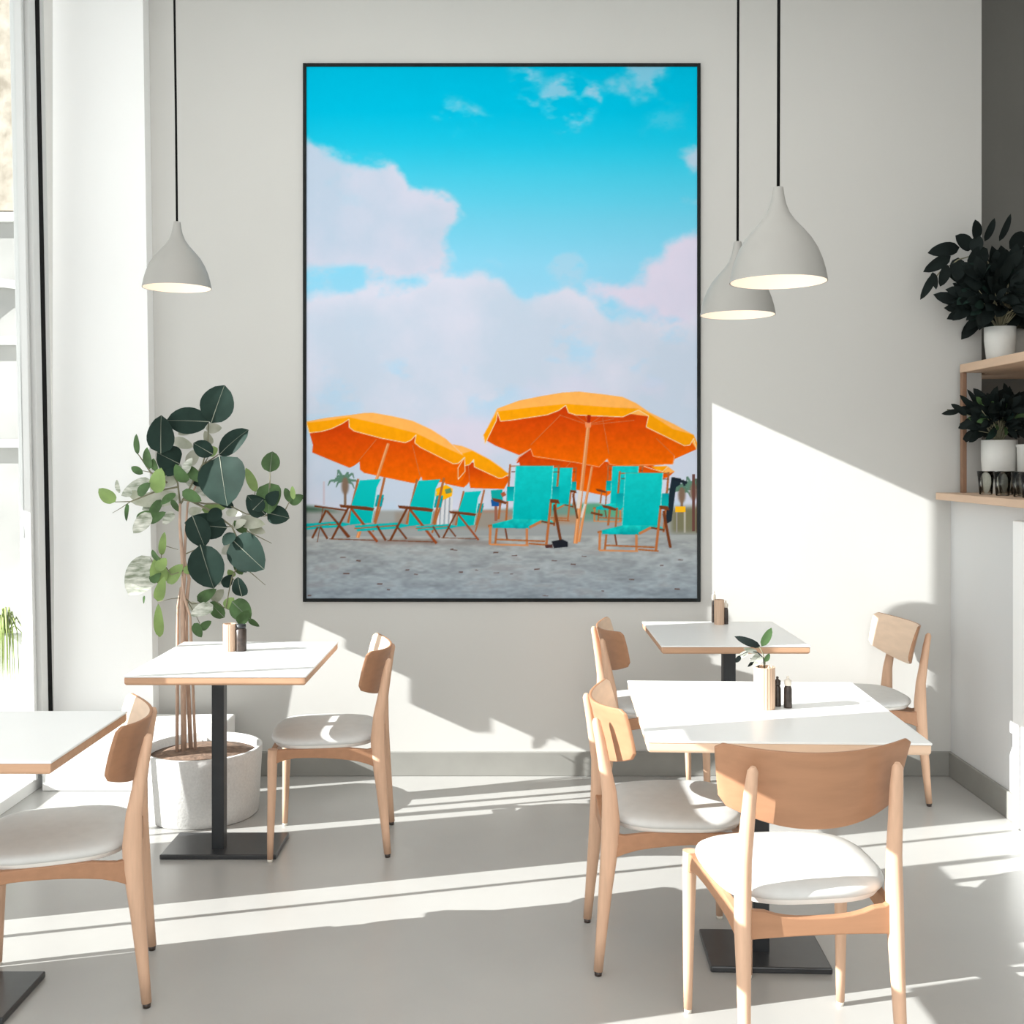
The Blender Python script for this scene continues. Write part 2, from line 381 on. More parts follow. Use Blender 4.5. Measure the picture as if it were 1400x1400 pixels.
# distant shore, palms
fill([(400,697),(980,700),(980,742),(400,742)], (158,160,158), (150,156,158), blur=1)
fill([(400,690),(430,692),(470,699),(400,700)], (70,98,80), blur=2); fill([(650,700),(760,690),(810,688),(870,700),(870,712),(650,712)], (112,150,138), blur=2)
fill([(790,690),(818,688),(850,700),(850,706),(800,702)], (90,160,128), blur=1); fill([(660,698),(692,698),(692,704),(660,704)], (198,110,78), blur=1)
fill([(540,700),(700,698),(700,722),(540,722)], (150,142,132), blur=2); fill([(690,706),(790,704),(790,716),(690,716)], (168,142,120), blur=2)
fill([(918,694),(975,690),(975,728),(918,728)], (120,118,92), blur=3)
for cx, cy, s in ((470,656,1.0),(930,668,.95),(946,664,.9)):
    for k in range(11):
        a = math.pi*(k/10*1.3-.15); l = (12+5*math.sin(k*2.3))*s
        x1, y1 = cx+l*math.cos(a)*1.1, cy-l*math.sin(a)*.9
        line(cx, cy, x1, y1, 5*s, (92,130,112), 2.5); line(x1, y1, x1+3*math.cos(a), y1+7, 2.5, (88,122,104), 1)
    fill(E(cx+2,cy+8,5,12), (126,104,88), blur=1); line(cx+2, cy+12, cx+2, cy+34, 3.5, (130,104,84))
line(443,658,443,690,2.5,(198,188,200)); line(955,654,955,728,5,(92,60,58)); line(948,648,948,726,4,(108,72,66))
fill([(923,692),(937,692),(937,700),(923,700)], (246,184,32)); line(925,700,925,728,2,(150,146,140)); line(936,700,936,728,2.4,(176,172,160))
fill([(918,652),(931,654),(930,662),(924,666),(918,712),(908,718)], (34,46,56), blur=0); line(920,654,939,660,4,(32,40,50)); line(933,656,936,664,3,(32,40,50))
# sand
fill([(400,733),(980,731),(980,830),(400,830)], (164,168,168), (146,160,172))
S1 = fbm(9, 80, 4, 3.2); S2 = fbm(3, 90, 2, 2.5); S3 = fbm(40, 95, 3, 2.0)
sm = np.clip((YY-732)/3,0,1)[...,None]*1.0
img[:] = img*(1+sm*((S1-.5)*.34+(S2-.5)*.16+(S3-.5)*.10)[...,None])
dk = np.clip((S1-.60)*7,0,1)*np.clip((YY-734)/6,0,1)*.18; img[:] = img*(1-dk[...,None])+np.array((92,74,66))*dk[...,None]
fill([(490,738),(560,735),(600,739),(596,744),(520,743)], (112,92,82), alpha=.5, blur=2); fill([(560,738),(680,740),(700,746),(600,744)], (104,84,74), alpha=.4, blur=2)
OR, OD, OT, YL, TQ, TQ2, WD, WD2, PIP = (226,88,12), (196,58,14), (250,176,88), (246,162,14), (14,188,186), (10,150,158), (168,100,54), (112,60,34), (226,206,186)
bq = lambda pts: [(410+x/5, 520+y/5) for x, y in pts]
cq = lambda pts: [(650+x/4.375, 520+y/4.375) for x, y in pts]
def umb(conv, inner, top, val, split, ribs, grad=True):
    fill(conv(inner), OD, (238,106,6), tex=.12)
    for r in ribs: poly_line(conv(r), .9, (196,110,62)); 
    fill(conv(top), OT, OT, tex=.06); fill(conv(split), YL, (240,152,14), tex=.06)
    poly_line(conv(val), 1.0, (238,214,176))
# second umbrella, behind the first
umb(bq, [(990,705),(1120,732),(1150,705),(1156,690),(1166,735),(1395,742),(1440,660),(1380,640),(1190,560),(1100,560)],
    [(1040,435),(1110,448),(1170,472),(1300,540),(1385,600),(1430,650),(1360,640),(1190,545),(1130,520)],
    [(1130,582),(1160,575),(1188,540),(1192,590),(1360,668),(1385,666),(1430,640)],
    [(1110,500),(1180,480),(1300,545),(1432,640),(1385,666),(1360,668),(1192,590),(1188,540),(1160,575),(1130,582)], [[(1150,560),(1160,690)]])
# first umbrella on the left
umb(bq, [(48,290),(90,440),(85,492),(200,540),(340,597),(375,580),(408,555),(412,610),(440,632),(610,668),(780,703),(810,690),(830,655),(838,682),(1060,706),(1110,682),(1135,640),(1126,525),(800,370),(340,262)],
    [(38,282),(180,255),(350,235),(440,222),(500,220),(640,245),(770,275),(900,335),(1000,400),(1127,520),(1120,535),(800,375),(335,265),(60,330)],
    [(45,285),(65,358),(150,348),(215,330),(290,295),(335,265),(338,320),(370,345),(560,395),(720,425),(760,408),(795,370),(785,425),(820,455),(1050,570),(1085,565),(1125,525),(1130,620),(1082,676),(1080,600),(1122,530)],
    [(42,290),(200,272),(335,250),(560,300),(795,360),(1000,460),(1127,518),(1085,565),(1050,570),(820,455),(785,425),(795,370),(760,408),(720,425),(560,395),(370,345),(338,320),(335,265),(290,295),(215,330),(150,348),(65,358)],
    [[(525,400),(405,545)],[(770,440),(822,655)]])
# umbrella seen behind the big one
umb(cq, [(245,495),(262,460),(330,412),(560,470),(1050,505),(1190,545),(1150,580),(850,640),(785,692),(640,660),(500,635),(290,600),(262,490)],
    [(1050,515),(1145,510),(1192,545),(1150,560)], [(1000,510),(1060,530),(1120,545),(1150,515)], [(1050,515),(1145,512),(1130,545),(1100,545)], [[(570,490),(505,555)],[(785,500),(810,640)]])
# main umbrella
umb(cq, [(50,350),(120,390),(262,447),(330,408),(342,452),(370,465),(600,490),(740,517),(787,468),(802,500),(850,510),(1000,512),(1180,500),(1190,470),(1320,412),(1300,340),(1040,200),(540,150),(130,180)],
    [(47,330),(130,168),(260,120),(400,92),(520,72),(620,66),(760,82),(880,98),(960,135),(1040,190),(1190,262),(1305,325),(1326,372),(1322,412),(1295,370),(1040,215),(540,150),(130,190),(70,330)],
    [(47,325),(58,378),(125,240),(132,190),(150,243),(210,238),(430,205),(500,178),(540,148),(556,192),(600,206),(880,218),(975,176),(1035,212),(1020,278),(1250,390),(1282,386),(1305,345),(1322,412)],
    [(47,328),(100,240),(132,185),(340,160),(540,140),(800,160),(975,168),(1040,200),(1180,290),(1305,325),(1324,375),(1322,412),(1303,348),(1282,386),(1250,390),(1020,278),(1035,212),(975,176),(880,218),(600,206),(556,192),(540,148),(500,178),(430,205),(210,238),(150,243),(132,190),(125,240),(58,378)],
    [[(510,205),(330,385)],[(760,225),(798,440)],[(1080,345),(1190,450)],[(500,205),(665,262)],[(590,205),(668,256)],[(655,205),(672,250)],[(745,218),(690,256)],[(950,238),(690,264)],[(830,228),(690,258)]])
poly_line(cq([(245,480),(262,455),(330,408),(345,452),(600,490),(740,517),(787,468),(802,500),(850,510),(1180,500),(1190,450)]), 1.0, (236,160,110))
# poles
def pole(conv, x0, y0, x1, y1, wd, white=None):
    (ax_,ay_),(bx_,by_) = conv([(x0,y0),(x1,y1)]); line(ax_,ay_,bx_,by_,wd,(214,134,78), wd*1.15)
    line(ax_-wd*.2,ay_,bx_-wd*.2,by_,wd*.35,(232,168,116))
    if white:
        (cx,cy),(dx,dy) = conv([white[:2],white[2:]]); line(cx,cy,dx,dy,wd,(216,208,200))
pole(cq, 697, 515, 618, 965, 3.2, (655,738,632,820)); pole(cq, 675, 270, 598, 975, 5.0, (628,660,612,765))
fill(cq([(655,250),(692,250),(690,282),(658,282)]), (230,140,90)); line(*cq([(680,206)])[0], *cq([(676,252)])[0], 4.5, (160,44,20))
pole(bq, 605, 430, 395, 1075, 4.0, (480,790,430,960))
# person and striped post far away
fill(bq([(1305,750),(1385,745),(1388,830),(1312,820)]), (20,164,160), blur=0); fill(bq([(1305,815),(1380,825),(1375,860),(1312,860)]), (28,84,150)); line(*bq([(1340,860)])[0], *bq([(1340,960)])[0], 4, (150,98,80)); line(*bq([(1385,765)])[0], *bq([(1398,790)])[0], 6, (168,88,60))
fill(bq([(945,800),(1045,800),(1040,1000),(935,1000)]), (214,216,220)); 
for k in range(3): line(*bq([(965+30*k,800)])[0], *bq([(955+30*k,1000)])[0], 2, (150,158,168))
fill(bq([(930,740),(1000,712),(1045,740),(1040,790),(985,815),(925,790)]), (246,176,16)); fill(bq([(990,745),(1030,735),(1040,765),(1000,775)]), (36,120,130), alpha=.7)
# beach chairs on the left, seen from the side
def side_chair(ox, oy, s=1.0, seat=True):
    q = lambda pts: [(ox+x*s, oy+y*s) for x, y in pts]
    Ln = lambda x0,y0,x1,y1,wd,c: line(*q([(x0,y0)])[0], *q([(x1,y1)])[0], wd*s, c)
    Ln(52,26,38,72,2.4,WD); fill(q([(44,22),(53,22),(50,38),(40,38)]), TQ2)
    Ln(18,0,4,60,3,WD); Ln(54,-2,40,60,3.2,WD)
    fill(q([(20,2),(49,0),(43,12),(36,60),(6,63),(9,34)]), TQ, (8,178,176)); line(*q([(44,16)])[0], *q([(36,60)])[0], .8, (150,226,220))
    fill(q([(-66,62),(-10,58),(10,62),(-8,66),(-62,70)]), (20,176,176)); Ln(-66,66,-10,62,1.6,WD)
    Ln(5,38,-18,82,3,WD2); Ln(8,40,44,86,3.4,(150,72,36)); Ln(-36,62,-24,82,3,WD2); Ln(-10,62,4,80,2.6,WD2)
    fill(q([(-8,35),(30,38),(40,40),(38,44),(-6,39)]), WD2); Ln(-22,82,40,84,1.2,WD2)
side_chair(472, 654.5, 1.0)
line(*bq([(160,860)])[0], 434, 741, 1, WD2)
for p in (((100,858),(325,888)),((320,862),(480,880))): line(*bq([p[0]])[0], *bq([p[1]])[0], 2.4, WD2)
line(*bq([(180,885)])[0], *bq([(85,1078)])[0], 2.8, WD2); line(*bq([(185,890)])[0], *bq([(340,1070)])[0], 3, WD2); fill(bq([(-20,985),(190,972),(200,990),(80,1008),(-20,1012)]), (20,170,172)); line(410,722,452,716,1.4,WD)
side_chair(552, 655, 1.02)
side_chair(620, 671, .78)
# front-facing chairs
def front_chair(conv, dx=0, dy=0, s=1.0):
    q = lambda pts: conv([(x*s+dx, y*s+dy) for x, y in pts])
    Ln = lambda x0,y0,x1,y1,wd,c: line(*q([(x0,y0)])[0], *q([(x1,y1)])[0], wd*s, c)
    Ln(208,500,180,880,2.6,WD); Ln(500,505,470,870,2.8,WD); Ln(208,512,500,512,1.6,WD); Ln(215,545,500,548,1.2,WD2)
    fill(q([(188,634),(235,634),(228,722),(186,722)]), TQ2, TQ); fill(q([(455,634),(502,634),(498,724),(450,722)]), TQ2, TQ)
    fill(q([(243,510),(466,510),(446,832),(222,832)]), (22,196,194), (4,178,180), tex=.10); Ln(466,510,446,832,.8,(170,230,226)); Ln(241,510,222,832,.8,(120,220,216))
    Ln(178,882,190,950,2.2,WD2); Ln(470,760,508,960,3,WD2)
    fill(q([(96,860),(225,828),(448,832),(470,850),(372,850),(322,886),(104,882)]), (26,196,190), (6,160,166), tex=.3)
    Ln(322,880,395,842,3.6,(186,120,76)); Ln(395,842,475,858,2.6,WD2); Ln(75,872,100,866,3,WD)
    Ln(90,870,86,980,3.4,(196,126,78)); Ln(308,884,308,985,3.4,(196,126,78)); Ln(128,884,118,980,2.8,WD)
    Ln(84,980,318,986,2.2,(210,140,88)); Ln(118,950,415,962,2.2,WD); Ln(318,975,440,985,2.2,WD)
    Ln(452,720,424,980,3.4,(178,104,58)); Ln(470,740,512,965,3.2,WD2); Ln(150,720,138,830,3,WD)
    fill(q([(442,708),(495,712),(505,738),(450,730)]), WD2); fill(q([(98,702),(150,712),(190,728),(182,740),(110,722)]), WD2)
front_chair(cq, 268, 180, .67)
front_chair(cq, 650, 155, .70); line(*cq([(690,790)])[0], *cq([(760,806)])[0], 3, WD2)
front_chair(cq, 640, 30, .975) if False else None
front_chair(cq)
def right_chair():
    q = lambda pts: cq([(x*.98+640-8, y*.96+56) for x, y in pts])
    return None
front_chair(lambda pts: cq([(x*1.0+625+ (12 if x>400 else 28)*0+ 40*(1-(x-80)/430)*.0+ 0, y*.985+50) for x, y in pts]), 30, 0)
fill(cq([(455,962),(520,950),(552,965),(552,995),(470,1003)]), (34,36,44)); fill(cq([(415,985),(460,980),(462,1000),(420,1002)]), (82,50,48))
for k in range(26):
    x = rng.uniform(420,950); y = rng.uniform(745,816); line(x,y,x+rng.uniform(3,9),y+rng.uniform(-1,1),rng.uniform(.8,1.8),(96,70,62))
img = np.clip(img*1.0, 0, 255)/255.0
PG = 1.0
lin = np.where(img <= .04045, img/12.92, ((img+.055)/1.055)**2.4)*PG
# build the grid
yp = YP+.006
a, b = at(W0, H1, YP), at(W1, H0, YP)
xs = np.linspace(a.x, b.x, w)-pic.location.x; zs = np.linspace(b.z, a.z, h)-pic.location.z
vx, vz = np.meshgrid(xs, zs)
co = np.empty((h*w,3), np.float32); co[:,0] = vx.ravel(); co[:,1] = yp-5.0; co[:,2] = vz.ravel()
i, j = np.meshgrid(np.arange(h-1), np.arange(w-1), indexing='ij'); v0 = (i*w+j).ravel()
quad = np.stack([v0+w, v0+w+1, v0+1, v0], 1).astype(np.int32)
me = bpy.data.meshes.new('print')
me.vertices.add(h*w); me.vertices.foreach_set('co', co.ravel())
me.loops.add(quad.size); me.loops.foreach_set('vertex_index', quad.ravel())
me.polygons.add(len(quad)); me.polygons.foreach_set('loop_start', np.arange(0, quad.size, 4, dtype=np.int32))
me.update(calc_edges=True)
ca = me.color_attributes.new('paint', 'FLOAT_COLOR', 'POINT')
rgba = np.ones((h*w,4), np.float32); rgba[:,:3] = lin.reshape(-1,3); ca.data.foreach_set('color', rgba.ravel())
m = bpy.data.materials.new('beach_print'); m.use_nodes = True; nt = m.node_tree; bs = nt.nodes['Principled BSDF']
at_ = nt.nodes.new('ShaderNodeAttribute'); at_.attribute_name = 'paint'
nt.links.new(at_.outputs['Color'], bs.inputs['Base Color']); bs.inputs['Roughness'].default_value = .9; bs.inputs['Specular IOR Level'].default_value = 0.0
me.materials.append(m)
po = bpy.data.objects.new('print', me); C.objects.link(po); po.parent = pic
po['label'] = 'printed beach scene of orange umbrellas and turquoise chairs'

# ------------------------------------------------------------------ chairs
def make_chair(label):
    t = thing('dining_chair', label, 'chair', group='beech dining chairs with pale grey seats')
    # seat pad
    bm = bmesh.new(); N = 40; rings = []
    def outl(k, s):
        a = 2*math.pi*k/N; c, sn = math.cos(a), math.sin(a); e = 2/3.2
        x = math.copysign(abs(c)**e, c); y = math.copysign(abs(sn)**e, sn)
        hw = .201+.012*y; return x*hw*s, .012+y*.198*s
    for s, z in ((.93,.410),(.985,.415),(1,.423),(.985,.432),(.93,.439),(.78,.445),(.5,.449),(.2,.450)):
        rings.append([bm.verts.new((*outl(k,s), z-.006*(1-s))) for k in range(N)])
    for i in range(len(rings)-1):
        for k in range(N):
            f = bm.faces.new((rings[i][k], rings[i][(k+1)%N], rings[i+1][(k+1)%N], rings[i+1][k])); f.smooth = True
    bm.faces.new(rings[0]); bm.faces.new(rings[-1]).smooth = True
    seat = obj('seat', bm, M['fabric'], t)
    # thin white shell under the pad
    bm = bmesh.new(); r0 = [bm.verts.new((*outl(k,.93), .400)) for k in range(N)]; r1 = [bm.verts.new((*outl(k,.97), .413)) for k in range(N)]
    for k in range(N): bm.faces.new((r0[k], r0[(k+1)%N], r1[(k+1)%N], r1[k]))
    bm.faces.new(r0); bm.faces.new(r1)
    obj('seat_shell', bm, M['shell'], t)
    for s in (-1,1):
        bm = bmesh.new()
        add_tube(bm, [(s*.176,-.222,0.012),(s*.174,-.214,.10),(s*.172,-.200,.25),(s*.171,-.188,.37),(s*.170,-.186,.43),(s*.168,-.190,.51),(s*.165,-.204,.59),(s*.162,-.216,.66),(s*.160,-.226,.706),(s*.159,-.228,.716)],
                 [(.011,.013),(.0125,.015),(.015,.020),(.018,.026),(.018,.026),(.0165,.021),(.0155,.017),(.0145,.0145),(.012,.012),(.006,.006)], 14, up=(1,0,0))
        l = obj('leg', bm, M['wood'], t)
        bm = bmesh.new(); add_lathe(bm, [(.010,0),(.011,.012)], 12, (s*.176,-.222,0)); obj('foot_glide', bm, M['dark'], l)
        bm = bmesh.new()
        add_tube(bm, [(s*.196,.196,0.010),(s*.196,.194,.10),(s*.195,.190,.25),(s*.194,.188,.36),(s*.193,.186,.402)], [.0105,.0125,.0155,.018,.0185], 14)
        l = obj('leg', bm, M['wood'], t)
        bm = bmesh.new(); add_lathe(bm, [(.009,0),(.010,.010)], 12, (s*.196,.196,0)); obj('foot_glide', bm, M['cream'], l)
    # seat rails
    bm = bmesh.new()
    for s in (-1,1):
        prev = None
        for i in range(11):
            u = i/10; y = -.185+.365*u; x = s*(.171+.022*u)
            top = .401-.010*math.exp(-((u-.12)/.10)**2); bot = .338+.030*u+.012*math.sin(u*math.pi)-.014*math.exp(-(u/.1)**2)-.018*math.exp(-((1-u)/.09)**2)
            cur = [bm.verts.new((x-.009,y,bot)), bm.verts.new((x+.009,y,bot)), bm.verts.new((x+.009,y,top)), bm.verts.new((x-.009,y,top))]
            if prev:
                for k in range(4): bm.faces.new((prev[k],prev[(k+1)%4],cur[(k+1)%4],cur[k]))
            else: bm.faces.new(cur)
            prev = cur
        bm.faces.new(prev)
    for yy, dip, b0 in ((-.188,.020,.338),(.186,.0,.362)):
        prev = None
        for i in range(15):
            u = -1+2*i/14; x = u*.170; top = .400-dip*(1-min(1,abs(u)/.75)**3)+(.012*(abs(u)>.9) if dip else 0); bot = b0+.004*(1-u*u)
            cur = [bm.verts.new((x,yy-.010,bot)), bm.verts.new((x,yy+.010,bot)), bm.verts.new((x,yy+.010,top)), bm.verts.new((x,yy-.010,top))]
            if prev:
                for k in range(4): bm.faces.new((prev[k],prev[(k+1)%4],cur[(k+1)%4],cur[k]))
            else: bm.faces.new(cur)
            prev = cur
        bm.faces.new(prev)
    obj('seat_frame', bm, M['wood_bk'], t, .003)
    # curved backrest
    bm = bmesh.new(); nu, nv = 28, 8; g = {}
    for side in (0,1):
        for i in range(nu+1):
            u = -1+2*i/nu
            for j in range(nv+1):
                v = j/nv
                zt = .742+.012*u*u; zb = .568+.046*abs(u)**2.2
                ce = max(0, abs(u)-.93)/.07; zt -= .012*ce*ce; zb += .014*ce*ce
                z = zb+(zt-zb)*v
                x = u*(.207+.016*v)
                y = -.200-.16*(z-.60)+.076*u*u-.010*v*v
                y += (.011 if side == 0 else 0)
                g[side,i,j] = bm.verts.new((x, y, z))
    for i in range(nu):
        for j in range(nv):
            for side in (0,1):
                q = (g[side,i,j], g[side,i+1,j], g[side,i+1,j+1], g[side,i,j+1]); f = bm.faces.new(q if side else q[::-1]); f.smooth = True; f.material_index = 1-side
    for i in range(nu):
        for j in (0,nv): bm.faces.new((g[0,i,j],g[0,i+1,j],g[1,i+1,j],g[1,i,j]))
    for j in range(nv):
        for i in (0,nu): bm.faces.new((g[0,i,j],g[0,i,j+1],g[1,i,j+1],g[1,i,j]))
    obj('backrest', bm, [M['wood_bk'],M['wood_lit']], t, .003)
    return t
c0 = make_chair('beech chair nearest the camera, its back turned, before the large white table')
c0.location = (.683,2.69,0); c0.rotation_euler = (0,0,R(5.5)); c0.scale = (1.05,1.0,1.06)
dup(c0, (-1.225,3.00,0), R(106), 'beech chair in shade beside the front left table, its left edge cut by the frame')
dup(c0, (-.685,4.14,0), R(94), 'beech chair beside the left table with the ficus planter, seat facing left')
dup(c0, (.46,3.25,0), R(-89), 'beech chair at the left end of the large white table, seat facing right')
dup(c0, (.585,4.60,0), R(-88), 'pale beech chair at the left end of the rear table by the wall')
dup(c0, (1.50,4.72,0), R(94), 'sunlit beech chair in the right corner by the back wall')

# ------------------------------------------------------------------ tables
def table(label, x0, x1, y0, y1, bx0, bx1, by0, by1, colx, coly, cw=.045, edge='woodedge', zt=.74, rot=0):
    cx, cy = (x0+x1)/2, (y0+y1)/2
    t = thing('cafe_table', label, 'table', (cx,cy,0), rot, 'white cafe tables on black pedestals')
    ox, oy = -cx, -cy
    tp = box('tabletop', (x0+ox,y0+oy,zt-.006), (x1+ox,y1+oy,zt), M['white_top'], t, .002)
    bm = bmesh.new()
    a = [(x0+ox+.002,y0+oy+.002),(x1+ox-.002,y0+oy+.002),(x1+ox-.002,y1+oy-.002),(x0+ox+.002,y1+oy-.002)]
    k = .007; b_ = [(x0+ox+k,y0+oy+k),(x1+ox-k,y0+oy+k),(x1+ox-k,y1+oy-k),(x0+ox+k,y1+oy-k)]
    r = [[bm.verts.new((*p,z)) for p in q] for q, z in ((a,zt-.006),(a,zt-.026),(b_,zt-.032))]
    for i in range(2):
        for j in range(4): bm.faces.new((r[i][j],r[i][(j+1)%4],r[i+1][(j+1)%4],r[i+1][j]))
    bm.faces.new(r[0]); bm.faces.new(r[2])
    obj('edge_band', bm, M[edge], tp, .003)
    box('pedestal', (colx-cw/2+ox,coly-cw/2+oy,.014), (colx+cw/2+ox,coly+cw/2+oy,zt-.032), M['black'], t, .002)
    bm = bmesh.new(); add_box(bm, (bx0+ox,by0+oy,0), (bx1+ox,by1+oy,.018)); obj('base_plate', bm, M['plate'], t, .004)
    return t
table('white table with wooden edge in front of the ficus, left of centre', -1.262,-.668,3.56,4.22, -1.27,-.85,3.95,4.19, -1.075,4.03)
table('white table at the front left, cut by the edge of the frame', -1.86,-1.075,2.56,3.07, -1.72,-1.30,2.80,3.06, -1.50,2.93)
edge2 = mat('pale_oak_edge', (.74,.53,.38), .5, noise=.05, scale=12, stretch=(.5,4,4)); M['edge2'] = edge2
table('large white table nearest the camera on the right, holding a cup with a sprig', .352,1.058,2.735,3.475, .56,.90,3.08,3.33, .72,3.20, edge='edge2', rot=R(-2.2))
table('small white table at the back right, below the picture corner', .562,1.125,4.13,4.74, .80,1.08,4.34,4.6, .88,4.46, cw=.05)

# ------------------------------------------------------------------ things on the tables
def cup(x, y, z, r, hh, label, name='wooden_cup'):
    bm = bmesh.new()
    add_lathe(bm, [(r*.97,0),(r,.004),(r,hh),(r*.86,hh),(r*.84,hh*.5),(r*.2,hh*.45)], 44, rib=.035)
    o = obj(name, bm, M['cupwood'], loc=(x,y,z)); return tag(o, label, 'cup', 'ribbed wooden cups on the tables')
def mill(x, y, z, r, hh, label, capm='cream'):
    t = thing('pepper_mill', label, 'pepper mill', (x,y,z))
    bm = bmesh.new(); add_lathe(bm, [(r,0),(r*1.02,.004),(r*.98,hh*.6),(r*.75,hh*.68),(r*.7,hh*.7)], 20); obj('body', bm, M['dark'], t)
    bm = bmesh.new(); add_lathe(bm, [(r*.8,hh*.7),(r*.95,hh*.74),(r*.9,hh*.86),(r*.35,hh*.90),(r*.32,hh*.94),(r*.4,hh*.97),(r*.1,hh)], 20); obj('cap', bm, M[capm], t)
    return t
Z = .74
cup(-1.035,4.02,Z,.0225,.10, 'ribbed wooden cup on the left table near the ficus')
t = thing('peppercorn_jar', 'dark peppercorn jar beside the wooden cup on the left table', 'jar', (-.993,4.02,Z))
bm = bmesh.new(); add_lathe(bm, [(.019,0),(.020,.004),(.020,.078),(.015,.084)], 20); obj('body', bm, M['dark'], t)
bm = bmesh.new(); add_lathe(bm, [(.016,.084),(.018,.087),(.018,.097),(.004,.099)], 20); obj('lid', bm, M['black'], t)
cup(.713,3.10,Z,.0290,.118, 'ribbed wooden cup holding a leafy sprig on the large white table')
mill(.757,3.13,Z,.0105,.085, 'slim dark pepper mill nearest the wooden cup on the large table', 'dark')
mill(.782,3.11,Z,.0115,.090, 'small dark mill with pale cap right of the cup on the large table')
cup(.880,4.66,Z,.0205,.105, 'ribbed wooden cup on the small rear table below the picture corner')
mill(.910,4.67,Z,.0105,.10, 'small dark pepper mill beside the cup on the rear table', 'cream')
mill(.868,4.72,Z,.0095,.135, 'tall slim mill standing behind the cup on the rear table', 'cream')
sp = thing('leafy_sprig', 'small sprig with one green leaf and dark curled leaves standing in the wooden cup', 'plant', (.713,3.10,Z+.06))
def SP(px, py, dy=0): return at(px, py, 3.10+dy)-Vector(sp.location)
bm = bmesh.new()
add_tube(bm, [SP(1044,925),SP(1046,905),SP(1043,893),SP(1038,884)], [.0018,.0018,.0015,.001], 6)
add_tube(bm, [SP(1046,925),SP(1044,900),SP(1036,892),SP(1024,890),SP(1012,896)], [.0018,.0018,.0015,.0015,.001], 6, mi=1)
add_tube(bm, [SP(1042,925),SP(1034,905),SP(1026,900)], [.0015,.0015,.001], 6, mi=1)
obj('stem', bm, [M['twig'], M['leafK']], sp)
bm = bmesh.new()
for x0,y0,x1,y1,wd,mi in ((1041,884,1055,858,12,0),(1040,884,1004,870,11,1),(1038,886,1012,872,7,3),(1036,892,1016,886,7,2),(1024,890,1007,900,8,2),(1040,893,1025,905,8,2),(1043,898,1028,912,8,2),(1046,905,1052,893,7,0),(1012,896,1006,906,7,1),(1034,900,1022,912,5,1)):
    add_leaf(bm, SP(x0,y0,random.uniform(-.01,.01)), SP(x1,y1,random.uniform(-.02,.01)), wd/1500*3.1, mi, vein=None, n=6)
obj('foliage', bm, [M['leafM'], M['leafK'], M['leafW'], M['twig']], sp)

# ------------------------------------------------------------------ pendant lamps
def lamp(label, px, py, D, pxw, ceil=3.80, sway=0.0, roll=0.0):
    """rim centre seen at px,py, diameter D"""
    Y = D*F/pxw; p = at(px, py, Y); s = D/.25
    t = thing('pendant_lamp', label, 'lamp', p, 0, 'bell-shaped grey pendant lamps')
    prof = [(.1245,0),(.1235,.006),(.119,.030),(.112,.055),(.100,.085),(.084,.112),(.064,.136),(.044,.158),(.029,.180),(.020,.203),(.0155,.225),(.0135,.240),(.0125,.246)]
    bm = bmesh.new(); add_lathe(bm, [(r*s, z*s) for r, z in prof]+[(.004*s,.248*s)], 56)
    bmesh.ops.delete(bm, geom=[f for f in bm.faces if len(f.verts) > 4 and f.calc_center_median().z < .001], context='FACES_ONLY')
    obj('lamp_shade', bm, M['lamp'], t)
    bm = bmesh.new(); add_lathe(bm, [((r-.0025)*s, z*s+ (0 if z else .0005)) for r, z in prof[:9]]+[(.012*s,.178*s)], 56)
    bmesh.ops.delete(bm, geom=[f for f in bm.faces if len(f.verts) > 4 and f.calc_center_median().z < .01], context='FACES_ONLY')
    obj('shade_lining', bm, M['lamp_in'], t)
    bm = bmesh.new(); bmesh.ops.create_uvsphere(bm, u_segments=20, v_segments=12, radius=.028*s, matrix=Matrix.Translation((0,0,.075*s)))
    add_lathe(bm, [(.016*s,.098*s),(.018*s,.11*s),(.018*s,.15*s),(.012*s,.17*s)], 16)
    obj('bulb', bm, M['bulb'], t, smooth=True)
    bm = bmesh.new(); H_ = ceil-p.z
    add_tube(bm, [Vector((0,0,.244*s)), Vector((sway*.25,0,.244*s+(H_-.25)*.3)), Vector((sway*.7,0,.244*s+(H_-.25)*.7)), Vector((sway,0,H_-.02))], .0042, 8)
    obj('cord', bm, M['cord'], t)
    bm = bmesh.new(); add_lathe(bm, [(.05,H_-.025),(.052,H_-.02),(.052,H_)], 24, (sway,0,0)); obj('ceiling_cup', bm, M['lamp'], t)
    return t
lamp('grey bell pendant lamp hanging alone at the left, before the white pier', 242, 394, .25, 92, sway=-.018)
lamp('grey bell pendant lamp at the right, nearest and higher of the pair', 1064, 386, .25, 132, sway=.006)
lamp('grey bell pendant lamp partly hidden behind the nearer one, beside the picture', 1008.5, 431, .25, 102, sway=.004)

# ------------------------------------------------------------------ ficus in the concrete planter
pl = thing('potted_ficus', 'tall ficus with big dark leaves in a round concrete planter by the window', 'plant', (-1.262,4.48,0))
bm = bmesh.new()
add_lathe(bm, [(.215,0),(.222,.006),(.236,.24),(.238,.27),(.222,.272),(.218,.235),(.10,.232)], 64); obj('planter', bm, M['concrete'], pl)
bm = bmesh.new(); add_lathe(bm, [(.217,.236),(.15,.250),(.05,.256),(.01,.257)], 40); obj('soil', bm, M['soil'], pl)
YPL = 4.50
def P(cx, cy, dy=0.0):
    return at(120+cx/3.5, 500+cy/3.5, YPL+dy)-Vector(pl.location)
bm = bmesh.new()
add_tube(bm, [Vector((-.075,-.01,.24)), P(455,1310,-.01), P(452,1130), P(460,1010,.01), P(448,860), P(440,760,.01), P(442,660)], [.012,.011,.010,.009,.0075,.006,.005], 8)
